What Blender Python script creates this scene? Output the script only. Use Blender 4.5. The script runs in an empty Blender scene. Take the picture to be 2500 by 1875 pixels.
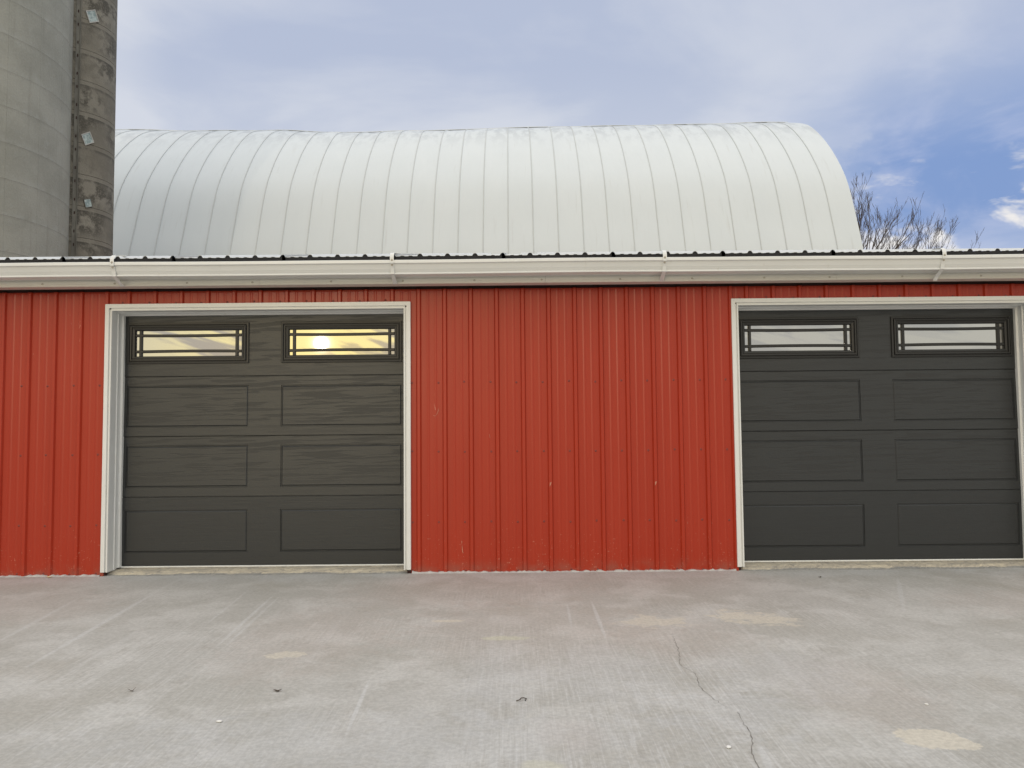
import bpy, bmesh, math, random
from mathutils import Vector, Matrix
random.seed(7)
R = math.radians
sc = bpy.context.scene
COL = sc.collection

# ------------------------------------------------------------------ camera
cam_d = bpy.data.cameras.new('camera'); cam = bpy.data.objects.new('camera', cam_d); COL.objects.link(cam)
cam_d.sensor_width = 36; cam_d.lens = 27.03; cam_d.clip_end = 3000; cam_d.clip_start = .05
rt = Vector((0.99996, 0.00083, -0.0089)); up = Vector((0.00893, -0.05366, 0.99852)); fw = Vector((-0.00035, 0.99856, 0.05367))
cam.matrix_world = Matrix(((rt.x, up.x, -fw.x, 0), (rt.y, up.y, -fw.y, 0), (rt.z, up.z, -fw.z, 1.278), (0, 0, 0, 1)))
sc.camera = cam
sc.view_settings.view_transform = 'Standard'; sc.view_settings.look = 'None'
sc.view_settings.gamma = 1; sc.view_settings.exposure = 0.0; sc.view_settings.use_curve_mapping = False

# ------------------------------------------------------------------ node helper
class N:
    def __init__(s, tree): s.t = tree; s.n = tree.nodes; s.l = tree.links
    def add(s, typ, **kw):
        n = s.n.new(typ)
        for k, v in kw.items(): setattr(n, k, v)
        return n
    def put(s, sock, v):
        if isinstance(v, bpy.types.NodeSocket): s.l.new(v, sock)
        elif v is not None:
            if isinstance(v, (tuple, list)) and len(v) == 3 and sock.type == 'RGBA': v = (*v, 1)
            sock.default_value = v
    def m(s, op, a, b=None, c=None, clamp=False):
        n = s.add('ShaderNodeMath', operation=op, use_clamp=clamp)
        s.put(n.inputs[0], a); s.put(n.inputs[1], b); s.put(n.inputs[2], c); return n.outputs[0]
    def vm(s, op, a, b=None):
        n = s.add('ShaderNodeVectorMath', operation=op)
        s.put(n.inputs[0], a)
        if b is not None: s.put(n.inputs[3] if op == 'SCALE' else n.inputs[1], b)
        return n.outputs['Value'] if op in ('DOT_PRODUCT', 'LENGTH') else n.outputs[0]
    def mix(s, f, a, b):
        n = s.add('ShaderNodeMix', data_type='RGBA'); s.put(n.inputs[0], f); s.put(n.inputs[6], a); s.put(n.inputs[7], b); return n.outputs[2]
    def sep(s, v):
        n = s.add('ShaderNodeSeparateXYZ'); s.put(n.inputs[0], v); return n.outputs
    def comb(s, x, y, z):
        n = s.add('ShaderNodeCombineXYZ'); s.put(n.inputs[0], x); s.put(n.inputs[1], y); s.put(n.inputs[2], z); return n.outputs[0]
    def ss(s, v, a, b, lo=0., hi=1.):
        n = s.add('ShaderNodeMapRange', interpolation_type='SMOOTHSTEP'); s.put(n.inputs[0], v)
        for i, q in enumerate((a, b, lo, hi)): s.put(n.inputs[i+1], q)
        return n.outputs[0]
    def noise(s, v, scale, detail=4, rough=.5, dist=0., lac=2.):
        n = s.add('ShaderNodeTexNoise'); s.put(n.inputs['Vector'], v)
        n.inputs['Scale'].default_value = scale; n.inputs['Detail'].default_value = detail
        n.inputs['Roughness'].default_value = rough; n.inputs['Distortion'].default_value = dist; n.inputs['Lacunarity'].default_value = lac
        return n.outputs[0]
    def scl(s, v, x, y, z): return s.vm('MULTIPLY', v, (x, y, z))

# ------------------------------------------------------------------ world
SUN = Vector((-.249, -1, .112)).normalized()
w = bpy.data.worlds.new('World'); sc.world = w; w.use_nodes = True
w.node_tree.nodes.clear(); k = N(w.node_tree)
out = k.add('ShaderNodeOutputWorld'); bg = k.add('ShaderNodeBackground'); k.l.new(bg.outputs[0], out.inputs[0])
bg.inputs[1].default_value = .1
sky = k.add('ShaderNodeTexSky', sky_type='NISHITA'); sky.sun_disc = False
sky.sun_elevation = math.asin(SUN.z); sky.sun_rotation = math.atan2(SUN.x, SUN.y)
sky.air_density = 1.2; sky.dust_density = 2.0
D = k.vm('NORMALIZE', k.add('ShaderNodeTexCoord').outputs['Generated'])
dx, dy, dz = k.sep(D)
zc = k.m('MAXIMUM', dz, 0.0)
den = k.m('ADD', zc, .22)
P = k.comb(k.m('DIVIDE', dx, den), k.m('DIVIDE', dy, den), 0.0)           # a flat cloud deck seen in perspective
rxy = k.m('DIVIDE', dx, k.m('SQRT', k.m('ADD', k.m('MULTIPLY', dx, dx), k.m('ADD', k.m('MULTIPLY', dy, dy), 1e-4))))
nA = k.noise(k.vm('ADD', P, (.35, .2, 0)), 1.55, 7, .52, .5)
nB = k.noise(k.vm('ADD', P, (3.7, 9.1, 0)), .55, 4, .5, .2)
nC = k.noise(k.scl(D, 7, 7, 16), 1.0, 7, .55, .4)
# clouded front sky
lav = (.490, .552, .715); bright = (.69, .725, .815); deep = (.230, .350, .650); mid = (.40, .49, .73)
lift = k.m('ADD', k.m('ADD', k.ss(nA, .42, .62, 0, .70), k.ss(rxy, -.40, -.47, 0, .5)), k.m('SUBTRACT', k.ss(dz, .46, .30, 0, .50), .05), clamp=True)
front = k.mix(lift, lav, bright)
M = k.ss(k.m('ADD', rxy, k.m('MULTIPLY', k.m('SUBTRACT', nB, .5), .6)), .28, .50)
M = k.m('MULTIPLY', M, k.ss(dz, .28, .44, 1., .12))
deepv = k.mix(k.ss(nC, .40, .64), deep, (.40, .485, .735))
front = k.mix(M, front, deepv)
# bright broken cumulus low on the right
lump = k.noise(k.scl(D, 8, 8, 15), 1.3, 5, .55, .25)
band = k.m('MULTIPLY', k.ss(dz, .36, .22), k.ss(rxy, .34, .46))
lm = k.m('MULTIPLY', k.ss(lump, .485, .60), band)
front = k.mix(k.m('MULTIPLY', band, k.ss(dz, .24, .17, 0, .55)), front, (.55, .62, .80))
front = k.mix(lm, front, (.93, .90, .88))
# overhead deck
top = k.mix(nA, (1.32, 1.32, 1.34), (1.52, 1.50, 1.46))
front = k.mix(k.ss(dz, .55, .9), front, top)
# sunset side
st = k.vm('ADD', k.scl(D, 5.5, 5.5, 40), k.comb(0., 3.3, k.m('MULTIPLY', dx, 13.0)))
nS = k.noise(st, 1.0, 7, .55, .5)
gl = k.m('MAXIMUM', k.vm('DOT_PRODUCT', D, tuple(SUN)), 0.)
g1 = k.m('POWER', gl, 12.); g2 = k.m('POWER', gl, 350.); g3 = k.m('POWER', gl, 16000.)
low = k.ss(dz, .28, .02)
gapm = k.ss(k.m('ADD', nS, k.m('MULTIPLY', low, .10)), .525, .60)
g0 = k.m('POWER', gl, 55.)
cloudc = k.mix(g0, (1.02, 1.01, .95), (.78, .80, .76))
gapc = k.mix(g0, (1.25, 1.22, 1.08), (2.6, 2.3, 1.05))
back = k.mix(gapm, cloudc, gapc)
back = k.mix(k.m('MULTIPLY', g2, .45), back, (2.7, 2.2, .85))
back = k.mix(g3, back, (2.9, 2.6, 1.5))
back = k.mix(k.m('MULTIPLY', k.m('MULTIPLY', k.m('POWER', gl, 9.), .75), k.m('MULTIPLY', k.ss(dz, .13, .24), k.ss(dz, .75, .40))), back, (2.7, 2.0, .85))
back = k.mix(k.ss(dz, .25, .75), back, top)
clouds = k.mix(k.ss(dy, .15, -.45), front, back)
clouds = k.mix(k.ss(dz, -.01, -.04), clouds, (.35, .35, .33))
fin = k.mix(.93, sky.outputs[0], k.vm('SCALE', clouds, 10.))
k.l.new(fin, bg.inputs[0])

sun_d = bpy.data.lights.new('sun', 'SUN'); sun_d.energy = .2; sun_d.angle = R(.45); sun_d.color = (1, .86, .68)
sun = bpy.data.objects.new('sun', sun_d); COL.objects.link(sun)
sun.rotation_euler = SUN.to_track_quat('Z', 'Y').to_euler()

# ------------------------------------------------------------------ materials
def mat(name, build, metallic=0., rough=.5, ior=1.5, spec=.5):
    m = bpy.data.materials.new(name); m.use_nodes = True; t = N(m.node_tree)
    b = m.node_tree.nodes['Principled BSDF']; b.inputs['Metallic'].default_value = metallic
    b.inputs['Roughness'].default_value = rough; b.inputs['IOR'].default_value = ior; b.inputs['Specular IOR Level'].default_value = spec
    pos = t.add('ShaderNodeNewGeometry').outputs['Position']
    def col(v): t.put(b.inputs['Base Color'], v)
    def rgh(v): t.put(b.inputs['Roughness'], v)
    def bump(h, dist, strength=1.):
        n = t.add('ShaderNodeBump'); n.inputs['Strength'].default_value = strength; n.inputs['Distance'].default_value = dist
        t.put(n.inputs['Height'], h); t.l.new(n.outputs[0], b.inputs['Normal'])
    build(t, pos, col, rgh, bump)
    return m

def b_red(t, p, col, rgh, bump):
    n1 = t.noise(t.scl(p, 3, 3, .6), 1.5, 5); z = t.sep(p)[2]
    c = t.mix(n1, (.345, .027, .009), (.40, .036, .013))
    sp = t.noise(p, 55, 3, .6); lowz = t.ss(z, .75, .0, .0, .10)
    scuff = t.ss(t.m('ADD', sp, lowz), .73, .78)
    scr = t.m('MULTIPLY', t.ss(t.noise(t.scl(p, 26, 26, 7), 1., 3, .6, 1.), .735, .76), t.ss(t.noise(p, 1.7, 2), .5, .6))
    c = t.mix(t.m('MULTIPLY', t.m('MAXIMUM', scuff, scr), .55), c, (.60, .28, .20))
    dirt = t.m('MULTIPLY', t.ss(z, .14, .0), t.ss(t.noise(p, 9, 4), .35, .7))
    c = t.mix(t.m('MULTIPLY', dirt, .5), c, (.25, .12, .09))
    col(c)
    rgh(t.m('ADD', .26, t.m('MULTIPLY', t.noise(t.scl(p, 4, 4, .6), 2, 3), .10)))
    h = t.m('ADD', t.noise(t.scl(p, 2.5, 2.5, .4), 1., 1), t.m('MULTIPLY', t.noise(p, 2.2, 1), .7))
    bump(h, .004, .4)
RED = mat('painted_steel_red', b_red, rough=.36, spec=.34)
def b_redscrew(t, p, col, rgh, bump): col((.20, .025, .018))
SCR = mat('screw_red', b_redscrew, rough=.4)
def b_scratch(t, p, col, rgh, bump): col((.50, .22, .15))
SCRATCH = mat('bare_scratch', b_scratch, rough=.6)
def b_white(t, p, col, rgh, bump):
    n = t.noise(p, 2.5, 5); s = t.noise(t.scl(p, 14, 14, 3), 2, 4)
    c = t.mix(n, (.68, .69, .68), (.76, .77, .765))
    c = t.mix(t.ss(s, .6, .85, 0, .3), c, (.50, .47, .40)); col(c)
    bump(t.noise(t.scl(p, .8, 3, 3), 1.5, 3), .004, .35)
WHITE = mat('painted_trim_white', b_white, rough=.33)
def b_fascia(t, p, col, rgh, bump):
    n = t.noise(p, 3, 5); c = t.mix(n, (.62, .60, .545), (.69, .675, .62)); col(c)
    bump(t.noise(t.scl(p, .6, 3, 3), 1.5, 3), .005, .35)
FASC = mat('fascia_offwhite', b_fascia, rough=.4)
def b_door(t, p, col, rgh, bump):
    x, y, z = t.sep(p)
    uz = t.m('FRACT', t.m('DIVIDE', t.m('SUBTRACT', z, .665), .5415))
    wv = t.comb(t.m('MULTIPLY', x, 1.25), 0., t.m('SUBTRACT', t.m('MULTIPLY', uz, 12.5), t.m('MULTIPLY', x, .55)))
    fl = t.noise(wv, 1.6, 3, .5, .5)
    fine = t.noise(t.scl(p, 9, 9, 160), 1., 4, .6, .4)
    spk = t.noise(t.scl(p, 60, 60, 260), 1., 2, .6)
    f = t.m('MULTIPLY', t.ss(fl, .51, .555), t.m('MULTIPLY', t.ss(uz, .10, .30, .35, .9), t.ss(z, .45, 1.1, .3, 1.)))
    col(t.mix(f, (.0255, .0280, .0300), (.0205, .0220, .0235)))
    rgh(t.m('ADD', t.m('ADD', .31, t.m('MULTIPLY', f, .09)), t.m('MULTIPLY', spk, .10)))
    h = t.m('ADD', t.m('MULTIPLY', fine, .6), t.m('MULTIPLY', spk, .5))
    bump(t.m('ADD', h, t.m('MULTIPLY', f, -.35)), .0016, .55)
DOOR = mat('garage_door_charcoal_woodgrain', b_door, rough=.4)
def b_wf(t, p, col, rgh, bump):
    col(t.mix(t.noise(p, 6, 3), (.012, .012, .012), (.018, .018, .018)))
WFR = mat('window_frame_charcoal', b_wf, rough=.42)
def b_glass(t, p, col, rgh, bump):
    col((.012, .013, .014)); pass
GLASS = mat('coated_glass', b_glass, rough=.015, ior=4.2)
def b_conc(t, p, col, rgh, bump):
    x, y, z = t.sep(p)
    big = t.noise(p, .55, 5, .55, .4); midn = t.noise(p, 2.4, 6, .6, .3); fine = t.noise(p, 42, 5, .7); grit = t.noise(p, 190, 3, .7)
    c = t.mix(t.ss(big, .35, .65), (.405, .393, .355), (.448, .438, .408))
    c = t.mix(t.ss(midn, .42, .66, 0, .80), c, (.535, .525, .495))
    c = t.mix(t.ss(t.noise(t.vm('ADD', p, (3, 8, 0)), 6., 6, .7, .8), .52, .66, 0, .45), c, (.36, .345, .31))
    c = t.mix(t.ss(t.noise(t.vm('ADD', p, (5, 2, 0)), 1.3, 5, .6, .5), .52, .72, 0, .5), c, (.385, .362, .315))
    # broom finish and drag marks along the pour
    br = t.noise(t.scl(p, 85, 2.6, 1), 1., 3, .65, .5); br2 = t.noise(t.scl(p, 9, .35, 1), 1., 4, .55, .2)
    reg = t.m('MAXIMUM', t.ss(t.noise(p, .8, 3), .42, .62, 0, .8), t.m('MULTIPLY', t.m('MULTIPLY', t.ss(x, -.5, .0), t.ss(x, 1.6, 1.0)), t.ss(y, 5.4, 4.2)))
    c = t.mix(t.m('MULTIPLY', t.ss(br, .48, .68), t.m('MULTIPLY', reg, .42)), c, (.62, .615, .60))
    c = t.mix(t.m('MULTIPLY', t.ss(br, .46, .30), t.m('MULTIPLY', reg, .36)), c, (.30, .28, .25))
    c = t.mix(t.ss(br2, .60, .74, 0, .34), c, (.54, .53, .51))
    wob = t.m('MULTIPLY', t.m('SUBTRACT', t.noise(p, 9, 8, .72, .6), .5), 3.4)
    def spot(c, cx, cy, rx, ry, colr, amt, ed=.5, wb=1., rot=0.):
        ax = t.m('SUBTRACT', x, cx); ay = t.m('SUBTRACT', y, cy)
        if rot:
            cr, sr = math.cos(rot), math.sin(rot)
            ax, ay = t.m('ADD', t.m('MULTIPLY', ax, cr), t.m('MULTIPLY', ay, sr)), t.m('SUBTRACT', t.m('MULTIPLY', ay, cr), t.m('MULTIPLY', ax, sr))
        ax = t.m('DIVIDE', ax, rx); ay = t.m('DIVIDE', ay, ry)
        d = t.m('ADD', t.m('ADD', t.m('MULTIPLY', ax, ax), t.m('MULTIPLY', ay, ay)), t.m('MULTIPLY', wob, wb))
        return t.mix(t.m('MULTIPLY', t.ss(d, 1.+ed*.3, 1.-ed), amt), c, colr)
    pink = (.44, .355, .305); cream = (.60, .555, .46); blue = (.52, .525, .525)
    for a in ((-1.25, 4.75, .55, .9), (.1, 4.9, .9, .9), (1.62, 3.75, .42, .55), (.95, 4.7, .55, .55), (3.5, 5.5, .6, .5), (-3.4, 5.65, .6, .6), (.23, 3.25, .16, .2), (-.35, 6., 1.1, .6)):
        c = spot(c, *a, pink, .20, 1.0)
    for a in ((1.36, 4.05, .42, .45), (.5, 4.05, .38, .6), (-.1, 4.0, .25, .7), (-.6, 3.2, 1.6, .35), (1.0, 3.5, .4, .3)):
        c = spot(c, *a, blue, .36, 1.3, 1.3)
    c = spot(c, 1.69, 3.17, .165, .10, cream, .85, .14, 1.0, -.22)
    c = spot(c, 1.55, 5.14, .30, .17, cream, .72, .6, 2.2, -.5)
    c = spot(c, .90, 5.07, .24, .15, cream, .6, .6, 2.2)
    c = spot(c, -.44, 5.12, .11, .035, cream, .75, .3, 1.3)
    c = spot(c, -1.29, 4.40, .10, .07, cream, .7, .3, 1.7)
    c = spot(c, -.05, 4.70, .16, .05, (.56, .55, .40), .5, .4, 1.)
    c = spot(c, .10, 2.93, .10, .08, (.56, .54, .42), .5, .5, 1.)
    for (x0, y0, x1, y1, wd, am) in ((-2.82, 6.3, -2.62, 4.1, .022, .5), (-1.84, 6., -1.74, 4.5, .016, .5), (-1.78, 5.93, -1.69, 4.5, .014, .4), (-.735, 3.95, -.70, 3.2, .012, .6), (-2.1, 6.2, -2.0, 5.0, .012, .35), (.56, 5.7, .545, 4.6, .014, .5), (.38, 5.6, .36, 4.9, .012, .4), (3.2, 6.5, 2.6, 5.2, .02, .35), (-3.3, 5.9, -3.1, 4.6, .02, .35), (.97, 3.15, .93, 2.8, .02, .5)):
        mx, my = (x0+x1)/2, (y0+y1)/2; L = math.hypot(x1-x0, y1-y0)/2; a = math.atan2(y1-y0, x1-x0)
        c = spot(c, mx, my, L, wd, (.58, .58, .57), am, .8, .7, a)
    # trowelled band against the wall and fine aggregate
    c = t.mix(t.m('MULTIPLY', t.ss(y, 6.30, 6.66), t.ss(midn, .30, .60, .1, .55)), c, (.49, .49, .48))
    c = t.mix(t.ss(fine, .36, .64, 0, .75), t.vm('SCALE', c, .89), t.vm('SCALE', c, 1.12))
    c = t.mix(t.ss(grit, .60, .70, 0, .45), c, (.26, .24, .21))
    c = t.mix(t.ss(grit, .40, .30, 0, .40), c, (.62, .61, .58))
    c = t.mix(t.ss(t.noise(t.vm('ADD', p, (1, 7, 0)), 130, 2), .71, .76, 0, .55), c, (.66, .65, .62))
    col(c)
    bump(t.m('ADD', t.m('ADD', t.m('MULTIPLY', fine, .6), t.m('MULTIPLY', grit, .35)), t.m('MULTIPLY', br, .5)), .003, .45)
CONC = mat('broomed_concrete', b_conc, rough=.82)
def b_sill(t, p, col, rgh, bump):
    x, y, z = t.sep(p); n = t.noise(t.scl(p, 3.5, 9, 42), 1.2, 6, .65, .6); n2 = t.noise(t.scl(p, 8, 8, 30), 2, 5, .7)
    c = t.mix(t.ss(n, .40, .62), (.44, .40, .33), (.60, .54, .42))
    c = t.mix(t.ss(n2, .54, .66, 0, .75), c, (.27, .255, .235))
    c = t.mix(t.m('MULTIPLY', t.ss(t.m('ADD', z, t.m('MULTIPLY', t.m('SUBTRACT', n, .5), .03)), .014, .006), .85), c, (.235, .24, .24)); col(c)
    bump(t.m('ADD', n, n2), .008, .7)
SILL = mat('chipped_sill_concrete', b_sill, rough=.85)
def b_edge(t, p, col, rgh, bump):
    col(t.mix(t.noise(p, 30, 4), (.40, .40, .39), (.56, .56, .55))); bump(t.noise(p, 60, 3), .004, .6)
EDGE = mat('mortar_edge', b_edge, rough=.9)
def b_crack(t, p, col, rgh, bump): col(t.mix(t.noise(p, 30, 3), (.10, .09, .08), (.26, .24, .21)))
CRACK = mat('crack_dirt', b_crack, rough=.95)
def b_barn(t, p, col, rgh, bump):
    x, y, z = t.sep(p); n = t.noise(t.scl(p, 1, .5, .5), 1.1, 6, .6, .3); n2 = t.noise(t.scl(p, 2.2, .8, .9), 1.5, 6, .65)
    c = t.mix(n, (.615, .665, .70), (.675, .72, .75))
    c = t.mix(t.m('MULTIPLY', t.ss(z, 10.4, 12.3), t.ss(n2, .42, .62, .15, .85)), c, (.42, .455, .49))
    c = t.mix(t.ss(t.noise(t.scl(p, 9, 1., .7), 1., 4), .60, .80, 0, .35), c, (.50, .52, .52)); col(c)
    bump(t.noise(t.scl(p, 1.6, .6, .6), 1., 3), .05, .35)
BARN = mat('barn_roof_white_steel', b_barn, rough=.46)
def b_seam(t, p, col, rgh, bump): col(t.mix(t.noise(p, 4, 4), (.50, .53, .54), (.60, .63, .64)))
SEAM = mat('barn_seam_grey', b_seam, rough=.5)  # seams and ridge cap slightly greyer than the panels
def silo_b(dark):
    def f(t, p, col, rgh, bump):
        x, y, z = t.sep(p); n = t.noise(p, .9, 6, .6, .3); n2 = t.noise(p, 4, 6, .65); g = t.noise(p, 26, 5, .7)
        a, b = ((.205, .190, .158), (.285, .268, .228)) if dark else ((.320, .322, .282), (.400, .400, .355))
        c = t.mix(t.ss(n, .3, .7), a, b)
        c = t.mix(t.ss(n2, .55, .75, 0, .5), c, (.40, .41, .385) if not dark else (.28, .265, .23))
        c = t.mix(t.ss(g, .3, .75, 0, .4), t.vm('SCALE', c, .88), t.vm('SCALE', c, 1.12))
        fz = t.m('FRACT', t.m('DIVIDE', t.m('SUBTRACT', z, Z0), CH))
        if dark:
            mold = t.m('MULTIPLY', t.ss(t.m('ADD', n2, t.m('MULTIPLY', t.noise(p, 1.4, 3), .5)), .64, .80), t.ss(fz, .05, .45, .15, 1.))
            mold = t.m('MULTIPLY', mold, t.m('MULTIPLY', t.ss(g, .25, .55), t.ss(x, -9.58, -9.8)))
            c = t.mix(t.m('MULTIPLY', t.m('MULTIPLY', mold, t.ss(t.noise(p, .9, 2), .40, .58, .25, 1.)), .85), c, (.060, .055, .045))
            ln = t.m('MULTIPLY', t.ss(fz, .88, .975), t.ss(n2, .35, .5))
            c = t.mix(t.m('MULTIPLY', ln, .65), c, (.075, .07, .06))
        else:
            ln = t.ss(fz, .90, .985)
            c = t.mix(t.m('MULTIPLY', ln, .15), c, (.17, .165, .145))
            c = t.mix(t.m('MULTIPLY', t.ss(fz, .0, .25, 1., 0.), t.ss(n2, .4, .6, 0, .35)), c, (.40, .41, .39))
            st = t.noise(t.scl(p, 5, 5, .35), 1., 5); c = t.mix(t.ss(st, .55, .75, 0, .35), c, (.21, .205, .175))
        col(c); bump(t.m('ADD', g, n2), .02, .45)
    return f
Z0 = 7.24 - 6*.762; CH = .762
SILO = mat('silo_concrete', silo_b(False), rough=.85)
CHUTE = mat('chute_concrete_stained', silo_b(True), rough=.9)
def b_steel(t, p, col, rgh, bump): col(t.mix(t.ss(t.noise(t.scl(p, 6, 6, 1.5), 1.5, 5), .35, .7), (.12, .115, .10), (.20, .195, .17)))
STRIP = mat('weathered_steel', b_steel, rough=.6)
def b_pl(t, p, col, rgh, bump):
    col(t.mix(t.ss(t.noise(p, 14, 4), .4, .65), (.22, .29, .30), (.44, .52, .52)))
PANE = mat('fogged_window', b_pl, rough=.3)
def b_bark(t, p, col, rgh, bump): col(t.mix(t.noise(p, 3, 4), (.055, .047, .045), (.12, .10, .09)))
BARK = mat('bark', b_bark, rough=.9)
def b_foam_shade(t, p, col, rgh, bump): col(t.mix(t.noise(p, 20, 3), (.012, .012, .014), (.03, .03, .033)))
FOAM_SHADE = mat('closure_foam_shade', b_foam_shade, rough=.9)
def b_roof(t, p, col, rgh, bump): col(t.mix(t.noise(p, 2, 4), (.66, .67, .66), (.76, .77, .76)))
ROOF = mat('roof_steel_white', b_roof, rough=.4)
def b_scr(t, p, col, rgh, bump): col((.42, .39, .33))
TSCR = mat('trim_screw', b_scr, rough=.45)
def b_leaf(t, p, col, rgh, bump): col(t.mix(t.noise(p, 40, 3), (.03, .022, .015), (.09, .06, .035)))
LEAF = mat('dead_leaf_brown', b_leaf, rough=.8)
def b_yl(t, p, col, rgh, bump): col(t.mix(t.noise(p, 40, 3), (.75, .62, .30), (.85, .78, .50)))
YLEAF = mat('pale_leaf', b_yl, rough=.7)
def b_peb(t, p, col, rgh, bump): col(t.mix(t.noise(p, 60, 3), (.66, .65, .62), (.85, .84, .8)))
PEB = mat('white_pebble', b_peb, rough=.7)
def b_grd(t, p, col, rgh, bump):
    col(t.mix(t.noise(p, .15, 6, .65), (.075, .075, .035), (.16, .135, .075))); bump(t.noise(p, 8, 5), .05)
GRD = mat('winter_grass_ground', b_grd, rough=.95)
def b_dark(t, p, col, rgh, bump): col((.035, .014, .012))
DARK = mat('shade_and_dark_metal', b_dark, rough=.9)  # shade of eave and corner gaps as colour; also dark metal bits

# ------------------------------------------------------------------ mesh helper
class MB:
    def __init__(s): s.v = []; s.f = []; s.mi = []; s.sm = []
    def add(s, vs, fs, mi=0, sm=False):
        o = len(s.v); s.v += [tuple(a) for a in vs]
        for f in fs: s.f.append(tuple(o+i for i in f)); s.mi.append(mi); s.sm.append(sm)
    def box(s, x0, x1, y0, y1, z0, z1, mi=0):
        s.add([(x0,y0,z0),(x1,y0,z0),(x1,y1,z0),(x0,y1,z0),(x0,y0,z1),(x1,y0,z1),(x1,y1,z1),(x0,y1,z1)],
              [(0,3,2,1),(4,5,6,7),(0,1,5,4),(1,2,6,5),(2,3,7,6),(3,0,4,7)], mi)
    def sheet(s, rows, mi=0, sm=False):
        n = len(rows[0]); vs = [p for r in rows for p in r]
        s.add(vs, [(i*n+j, i*n+j+1, (i+1)*n+j+1, (i+1)*n+j) for i in range(len(rows)-1) for j in range(n-1)], mi, sm)
    def prism(s, prof, x0, x1, mi=0, closed=True):              # prof: list of (y,z), extruded along x
        n = len(prof); vs = [(x0, a, b) for a, b in prof]+[(x1, a, b) for a, b in prof]
        fs = [(i, (i+1) % n, n+(i+1) % n, n+i) for i in range(n if closed else n-1)]
        if closed: fs += [tuple(range(n))[::-1], tuple(range(n, 2*n))]
        s.add(vs, fs, mi)
    def tube(s, pts, rad, n=5, mi=0, sm=True):
        rows = []
        for i, p in enumerate(pts):
            p = Vector(p); a = Vector(pts[max(i-1, 0)]); b = Vector(pts[min(i+1, len(pts)-1)]); d = (b-a).normalized()
            u = d.cross(Vector((0.3, 1, .2))).normalized(); q = d.cross(u); r = rad[i] if isinstance(rad, (list, tuple)) else rad
            rows.append([p+(u*math.cos(2*math.pi*j/n)+q*math.sin(2*math.pi*j/n))*r for j in range(n+1)])
        s.sheet(rows, mi, sm)
    def mesh(s, name, mats):
        me = bpy.data.meshes.new(name); me.from_pydata(s.v, [], s.f); me.update()
        for m in (mats if isinstance(mats, (list, tuple)) else [mats]): me.materials.append(m)
        me.polygons.foreach_set('material_index', s.mi); me.polygons.foreach_set('use_smooth', s.sm)
        bm = bmesh.new(); bm.from_mesh(me); bmesh.ops.remove_doubles(bm, verts=bm.verts, dist=1e-6)
        bmesh.ops.recalc_face_normals(bm, faces=bm.faces)
        for e in bm.edges:
            if len(e.link_faces) != 2 or e.calc_face_angle(0) > .6: e.smooth = False
        bm.to_mesh(me); bm.free()
        return me
    def build(s, name, mats, parent=None, loc=(0, 0, 0)): return inst(name, s.mesh(name, mats), parent, loc)
def inst(name, me, parent=None, loc=(0, 0, 0), rot=None):
    o = bpy.data.objects.new(name, me); COL.objects.link(o); o.location = loc
    if rot: o.rotation_euler = rot
    if parent: o.parent = parent
    return o
def tag(o, label=None, cat=None, group=None, kind=None):
    for a, b in (('label', label), ('category', cat), ('group', group), ('kind', kind)):
        if b: o[a] = b
    return o
def thing(name, loc, label, cat, group=None): return tag(inst(name, None, None, loc), label, cat, group)

# ------------------------------------------------------------------ ground
g = MB(); g.box(-1500, 1500, -1500, 1500, -.5, -.16); tag(g.build('ground', GRD), kind='structure')
g = MB(); g.box(-9.6, 11.4, -14, 6.93, -.16, 0.); apron = tag(g.build('concrete_apron', CONC), kind='structure')

def crack(pts, wd):
    q = []                                                    # jitter a polyline into a ragged crack
    for a, b in zip(pts, pts[1:]):
        n = max(2, int(math.dist(a, b)/.022))
        for i in range(n): u = i/n; q.append((a[0]+(b[0]-a[0])*u+random.uniform(-.006, .006), a[1]+(b[1]-a[1])*u))
    q.append(pts[-1]); L, Rr = [], []
    for i, (x, y) in enumerate(q):
        ww = wd*random.uniform(.35, 1.)*(.35+.65*min(1, i/8, (len(q)-1-i)/5+.1)); L.append((x-ww/2, y, .002)); Rr.append((x+ww/2, y, .002))
    m = MB(); m.sheet([L, Rr]); m.build('crack', CRACK, apron)
crack([(.959, 4.753), (.935, 4.475), (.877, 4.146), (.927, 4.006), (.897, 3.808), (.917, 3.659), (.955, 3.53)], .0030)
crack([(.982, 3.477), (.973, 3.34), (.962, 3.19), (.919, 3.053), (.907, 2.928), (.93, 2.7)], .0040)
crack([(1.71, 4.51), (1.736, 4.45), (1.745, 4.41)], .003)

# ------------------------------------------------------------------ metal shed
Yw = 6.78
shed = thing('metal_shed', (0.5, 8.8, 0), 'long low shed with ribbed red metal walls, white gutter and two garage door openings', 'shed')
def sp(name, mb, m, loc=None): o = mb.build(name, m); o.parent = shed; o.matrix_parent_inverse = Matrix.Translation((-.5, -8.8, 0)); return o
def sp_i(name, me, loc, par=shed, rot=None):
    o = inst(name, me, None, loc, rot); o.parent = par
    o.matrix_parent_inverse = Matrix.Translation((-.5, -8.8, 0)) if par is shed else Matrix.Identity(4); return o

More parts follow.
